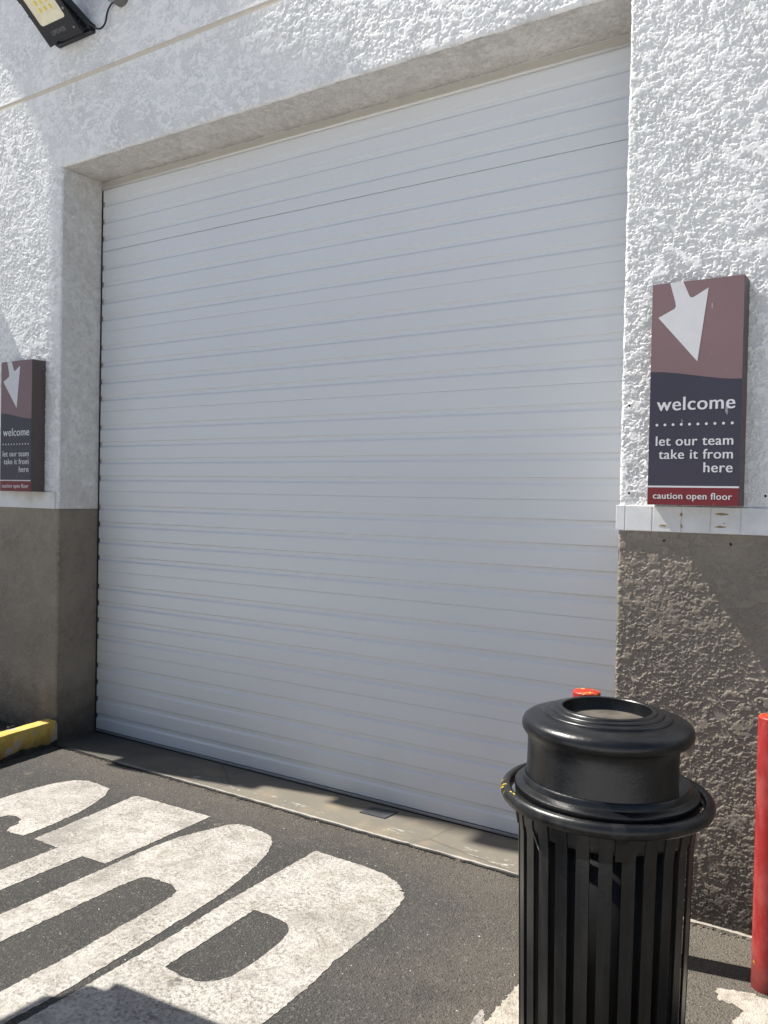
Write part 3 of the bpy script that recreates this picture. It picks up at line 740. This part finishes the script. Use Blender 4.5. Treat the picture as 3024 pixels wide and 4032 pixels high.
# ------------------------------------------------------------------ painted kerb and dirt behind it
def kerb():
    t = empty('yellow_kerb', (.05, -.6, ZG), 'chipped yellow painted kerb running out from the left pier', 'kerb')
    ys = np.linspace(-.322, -2.6, 70); vs, fs = [], []
    for yv in ys:
        xf = .036+(-.33-yv)*.11
        sec = [(xf-.002, ZG-.02), (xf+.002, .02), (xf, .100), (xf-.012, .120), (xf-.095, .122), (xf-.108, .112), (xf-.112, .02), (xf-.112, ZG-.02)]
        for i, (a, b) in enumerate(sec):
            j = .004 if 1 < i < 6 else .001
            vs.append((a+float(perlin(np.array(yv*11), np.array(i*.7)))*j+random.gauss(0, .0009), yv, b+float(perlin(np.array(yv*13+5), np.array(i*.7)))*j))
    m = 8
    for i in range(len(ys)-1):
        for p in range(m-1): fs.append((i*m+p, (i+1)*m+p, (i+1)*m+p+1, i*m+p+1))
    fs += [tuple(range(m)), tuple((len(ys)-1)*m+p for p in range(m))]
    me = bpy.data.meshes.new('kerb_stone'); me.from_pydata(vs, [], fs); bm = bmesh.new(); bm.from_mesh(me); bpy.data.meshes.remove(me)
    smoothby(bm_obj('kerb_stone', bm, M_KERB, t), 50)
    # dirty unpainted foot of the kerb face
    P = [(float(v), .0+.022*float(perlin(np.array(v*6.0), np.array(3.3)))+.016*float(perlin(np.array(v*19.0), np.array(1.3)))-.008) for v in np.linspace(-.325, -1.6, 80)]
    loop = P+[(P[-1][0], ZG-.01), (P[0][0], ZG-.01)]
    sheet('dirty_foot', [loop], lambda u, v: (.036+(-.33-u)*.11+.0075, u, v), M_SOIL, t, (-.006, 0, 0))
kerb()
def clump(name, loc, sx, sy_, sz, label, cat, n=60):
    bm = bmesh.new()
    for i in range(n):
        a = random.uniform(0, 2*math.pi); r = math.sqrt(random.random()); h = random.random()*(1-r*r)
        q = Matrix.Translation((loc[0]+sx*r*math.cos(a), loc[1]+sy_*r*math.sin(a), loc[2]+sz*h)) @ Matrix.Rotation(random.uniform(0, 6), 4, (random.random(), random.random(), 1))
        bmesh.ops.create_icosphere(bm, subdivisions=1, radius=random.uniform(.006, .018), matrix=q @ Matrix.Diagonal((1.6, .7, .6, 1)))
    o = bm_obj(name, bm, M_RUBBER); o['label'] = label; o['category'] = cat
clump('dirt_clump', (-.21, -.47, ZG+.055), .075, .07, .055, 'black clump of dirt and leaves behind the yellow kerb', 'dirt', 110)

# ------------------------------------------------------------------ painted word and paint patches
WORD = empty('road_lettering', (*G(1.9, -1.8), ZG), 'big worn white STOP lettering painted on the asphalt before the door', 'road marking')
def letter(loops, name='letter', mat=MP, parent=WORD, z=.0018, jit=.0019):
    ls = [densify([G(*p) for p in l], .014, jit) for l in loops]
    return sheet(name, ls, lambda u, v: (u, v, ZG+z), mat, parent)
S_ = [(.700, -1.141), (.700, -1.006), (.721, -.845), (.765, -.745), (.839, -.704), (.941, -.708), (1.030, -.717), (1.092, -.790), (1.140, -.89), (1.185, -1.037), (1.208, -1.181), (1.214, -1.28), (1.212, -1.35), (1.168, -1.362), (1.108, -1.366), (1.075, -1.33), (1.076, -1.288), (1.035, -1.244), (.978, -1.23), (.938, -1.248), (.922, -1.29), (.905, -1.45), (.98, -1.72), (1.18, -2.08), (1.23, -2.5), (1.15, -2.95), (.96, -3.1), (.77, -2.98), (.69, -2.65), (.70, -2.42), (.86, -2.42), (.88, -2.6), (.97, -2.66), (1.03, -2.5), (.97, -2.2), (.79, -1.85), (.70, -1.5)]
letter([S_])
letter([[(1.288, -1.345), (1.226, -.722), (1.240, -.702), (1.748, -.686), (1.758, -1.330), (1.617, -1.338), (1.617, -3.1), (1.455, -3.1), (1.455, -1.345)]])
O_o = [(1.887, -.712), (1.926, -.676), (1.989, -.668), (2.085, -.679), (2.150, -.701), (2.205, -.758), (2.258, -.858), (2.300, -.982), (2.330, -1.105), (2.352, -1.22), (2.368, -1.40), (2.392, -1.70), (2.405, -2.03), (2.400, -2.45), (2.36, -2.85), (2.25, -3.08), (2.09, -3.12), (1.93, -3.06), (1.83, -2.85), (1.800, -2.45), (1.796, -1.84), (1.792, -1.40), (1.790, -1.20), (1.790, -1.072), (1.806, -.95), (1.842, -.84)]
O_i = [(1.972, -1.43), (1.982, -1.344), (2.000, -1.316), (2.060, -1.302), (2.134, -1.300), (2.190, -1.325), (2.212, -1.375), (2.228, -1.565), (2.246, -1.871), (2.248, -2.25), (2.21, -2.46), (2.09, -2.5), (2.0, -2.46), (1.972, -2.25)]
letter([O_o, O_i])
P_o = [(2.412, -.702), (2.556, -.705), (2.687, -.706), (2.792, -.720), (2.872, -.752), (2.928, -.796), (2.915, -.810), (2.945, -.812), (2.972, -.860), (2.998, -.98), (3.008, -1.16), (3.012, -1.387), (3.026, -1.50), (3.036, -1.68), (3.030, -1.95), (2.99, -2.18), (2.90, -2.30), (2.75, -2.34), (2.585, -2.345), (2.585, -3.1), (2.425, -3.1), (2.438, -2.0), (2.434, -1.55), (2.417, -1.295), (2.414, -1.02)]
P_i = [(2.548, -1.266), (2.625, -1.262), (2.709, -1.272), (2.745, -1.296), (2.763, -1.324), (2.781, -1.401), (2.792, -1.536), (2.788, -1.639), (2.766, -1.687), (2.740, -1.717), (2.700, -1.733), (2.655, -1.738), (2.563, -1.732), (2.556, -1.5)]
letter([P_o, P_i])
def patch(pts, label, mat=MP, jit=.004):
    ls = [densify([G(*p) for p in chaikin(pts, 1)], .010, jit)]
    o = sheet('paint_patch', ls, lambda u, v: (u, v, ZG+.0018), mat); o['label'] = label; o['category'] = 'paint'
    o['group'] = 'old paint patches on the asphalt'
patch([(4.135, -.800), (4.139, -.784), (4.219, -.757), (4.289, -.755), (4.36, -.75), (4.55, -.80), (4.56, -1.0), (4.30, -1.02), (4.205, -.975), (4.235, -.87), (4.205, -.842), (4.159, -.860)], 'worn pale paint patch at the foot of the right bollard', MO)
patch([(3.590, -1.115), (3.640, -1.10), (3.75, -1.25), (3.75, -1.60), (3.60, -1.62), (3.589, -1.45), (3.585, -1.353)], 'worn pale paint patch in front of the trash can', MO, jit=.006)
patch([(3.552, -1.332), (3.543, -1.340), (3.548, -1.39), (3.562, -1.46), (3.59, -1.46), (3.584, -1.39), (3.566, -1.345)], 'small bright paint spill left of the trash can', jit=.004)
def plate():
    P = [G(2.337, -.136), G(2.327, -.232), G(2.475, -.226), G(2.485, -.115)]
    o = sheet('steel_plate', [P], lambda u, v: (u, v, ZG+.0145), M_PLATE, None, (0, 0, -.0035)); o['label'] = 'dark square plate set in the concrete slab by the door'; o['category'] = 'plate'
plate()
def grit():
    bm = bmesh.new()
    def chunk(xx, yy, s, z):
        q = Matrix.Translation((xx, yy, z)) @ Matrix.Rotation(random.uniform(0, 6.3), 4, (random.random(), random.random(), 1)) @ Matrix.Diagonal((1.5, .8, .6, 1))
        bmesh.ops.create_icosphere(bm, subdivisions=1, radius=s, matrix=q)
    for i in range(520):
        xx = random.uniform(.25, 3.6); chunk(xx, -.353+.003*math.sin(xx*5)-abs(random.gauss(0, .016)), random.uniform(.0014, .0045), ZG+.001)
    for i in range(160):
        chunk(random.uniform(.3, 4.5), random.uniform(-1.9, -.38), random.uniform(.0012, .003), ZG+.001)
    for i in range(90):
        chunk(random.uniform(3.65, 4.6), WY-.012-abs(random.gauss(0, .012)), random.uniform(.002, .006), ZG+.002)
    o = bm_obj('loose_grit', bm, M_DEB); o['kind'] = 'stuff'
grit()
def foot():
    P = []; xs = np.linspace(OW+.005, 5.0, 90)
    fr = [(float(v), WY-.020-.010*float(perlin(np.array(v*9.0), np.array(.3)))-random.uniform(0, .004)) for v in xs]
    sheet('footing_edge', [fr+[(5.0, WY+.01), (OW+.005, WY+.01)]], lambda u, v: (u, v, ZG+.012), flat('pale_mortar', (.33, .30, .25), .9, var=.3, scale=40), B, (0, 0, -.03))
foot()

# ------------------------------------------------------------------ added shadow casters, unseen, out of frame on the left (they shade the doorway)
sw = empty('unseen_shade_wall', (-1.68, -.5, ZG), 'added unseen wall with a tall stepped fin, shaped to shade the doorway', 'wall')  # added caster, outline cut to give the stepped shadow at the threshold
box('caster_panel', -1.75, -1.60, -.705, WY-.012, ZG-.02, 3.30, M_WALLP, sw)
box('caster_panel', -1.749, -1.602, -.70, WY-.012, 3.302, 4.20, M_WALLP, sw)
fin = [(-.708, ZG-.02), (-.708, 4.202), (-.64, 4.202), (-.64, 6.22), (-1.09, 9.45), (-1.09, 6.60), (-.90, 6.60), (-.90, 5.40), (-.79, 5.40), (-.79, 4.58), (-.865, 4.58), (-.865, 3.32), (-.79, 3.32), (-.79, ZG-.02)]
fin[0] = (-.708, ZG-.02)
sheet('caster_fin', [[(-.708, 3.32)]+fin[1:12]+[(-.709, 3.32)]], lambda u, v: (-1.60, u, v), M_WALLP, sw, (-.14, 0, 0))
py = empty('unseen_shade_pylon', (-8, -1.7, ZG), 'added unseen tall pylon block, placed to shade the upper wall', 'sign')  # added distant caster, puts a soft-edged shade on the upper wall
box('post', -8.2, -7.9, -1.2, -1.0, ZG-.02, 15.25, M_STEEL, py)
box('shade_block', -8.2, -7.9, -2.22, -1.0, 15.3, 19.5, M_STEEL, py)
ps = empty('unseen_shade_canopy', (0, -4, ZG), 'added unseen low canopy casting the ground shadow, its back panel blocking sky light', 'canopy')  # added caster for the near ground shadow, enlarged to hold back sky light
M_DSTEEL = flat('dark_caster_steel', (.05, .05, .055), .7)
HC = 2.0; off = (HC/1.43, HC*.2/1.43)
pts = [G(*p) for p in [(.6, -4.4), (.6, -2.95), (2.365, -2.9), (2.378, -2.06), (2.408, -2.04), (2.420, -2.035), (2.441, -1.943), (2.470, -1.938), (2.513, -1.930), (2.505, -1.885), (2.923, -1.851), (3.12, -1.832), (3.12, -2.3), (3.3, -4.4)]]
sheet('caster_roof', [[(p[0]-off[0], p[1]-off[1]) for p in pts]], lambda u, v: (u, v, HC+ZG), M_DSTEEL, ps, (0, 0, .03))
box('sky_blocker', -.75, .90, -4.6, -4.5, ZG-.02, HC+ZG-.001, M_DSTEEL, ps)
box('post', 1.10, 1.18, -4.6, -4.5, ZG-.02, HC+ZG-.001, M_DSTEEL, ps)
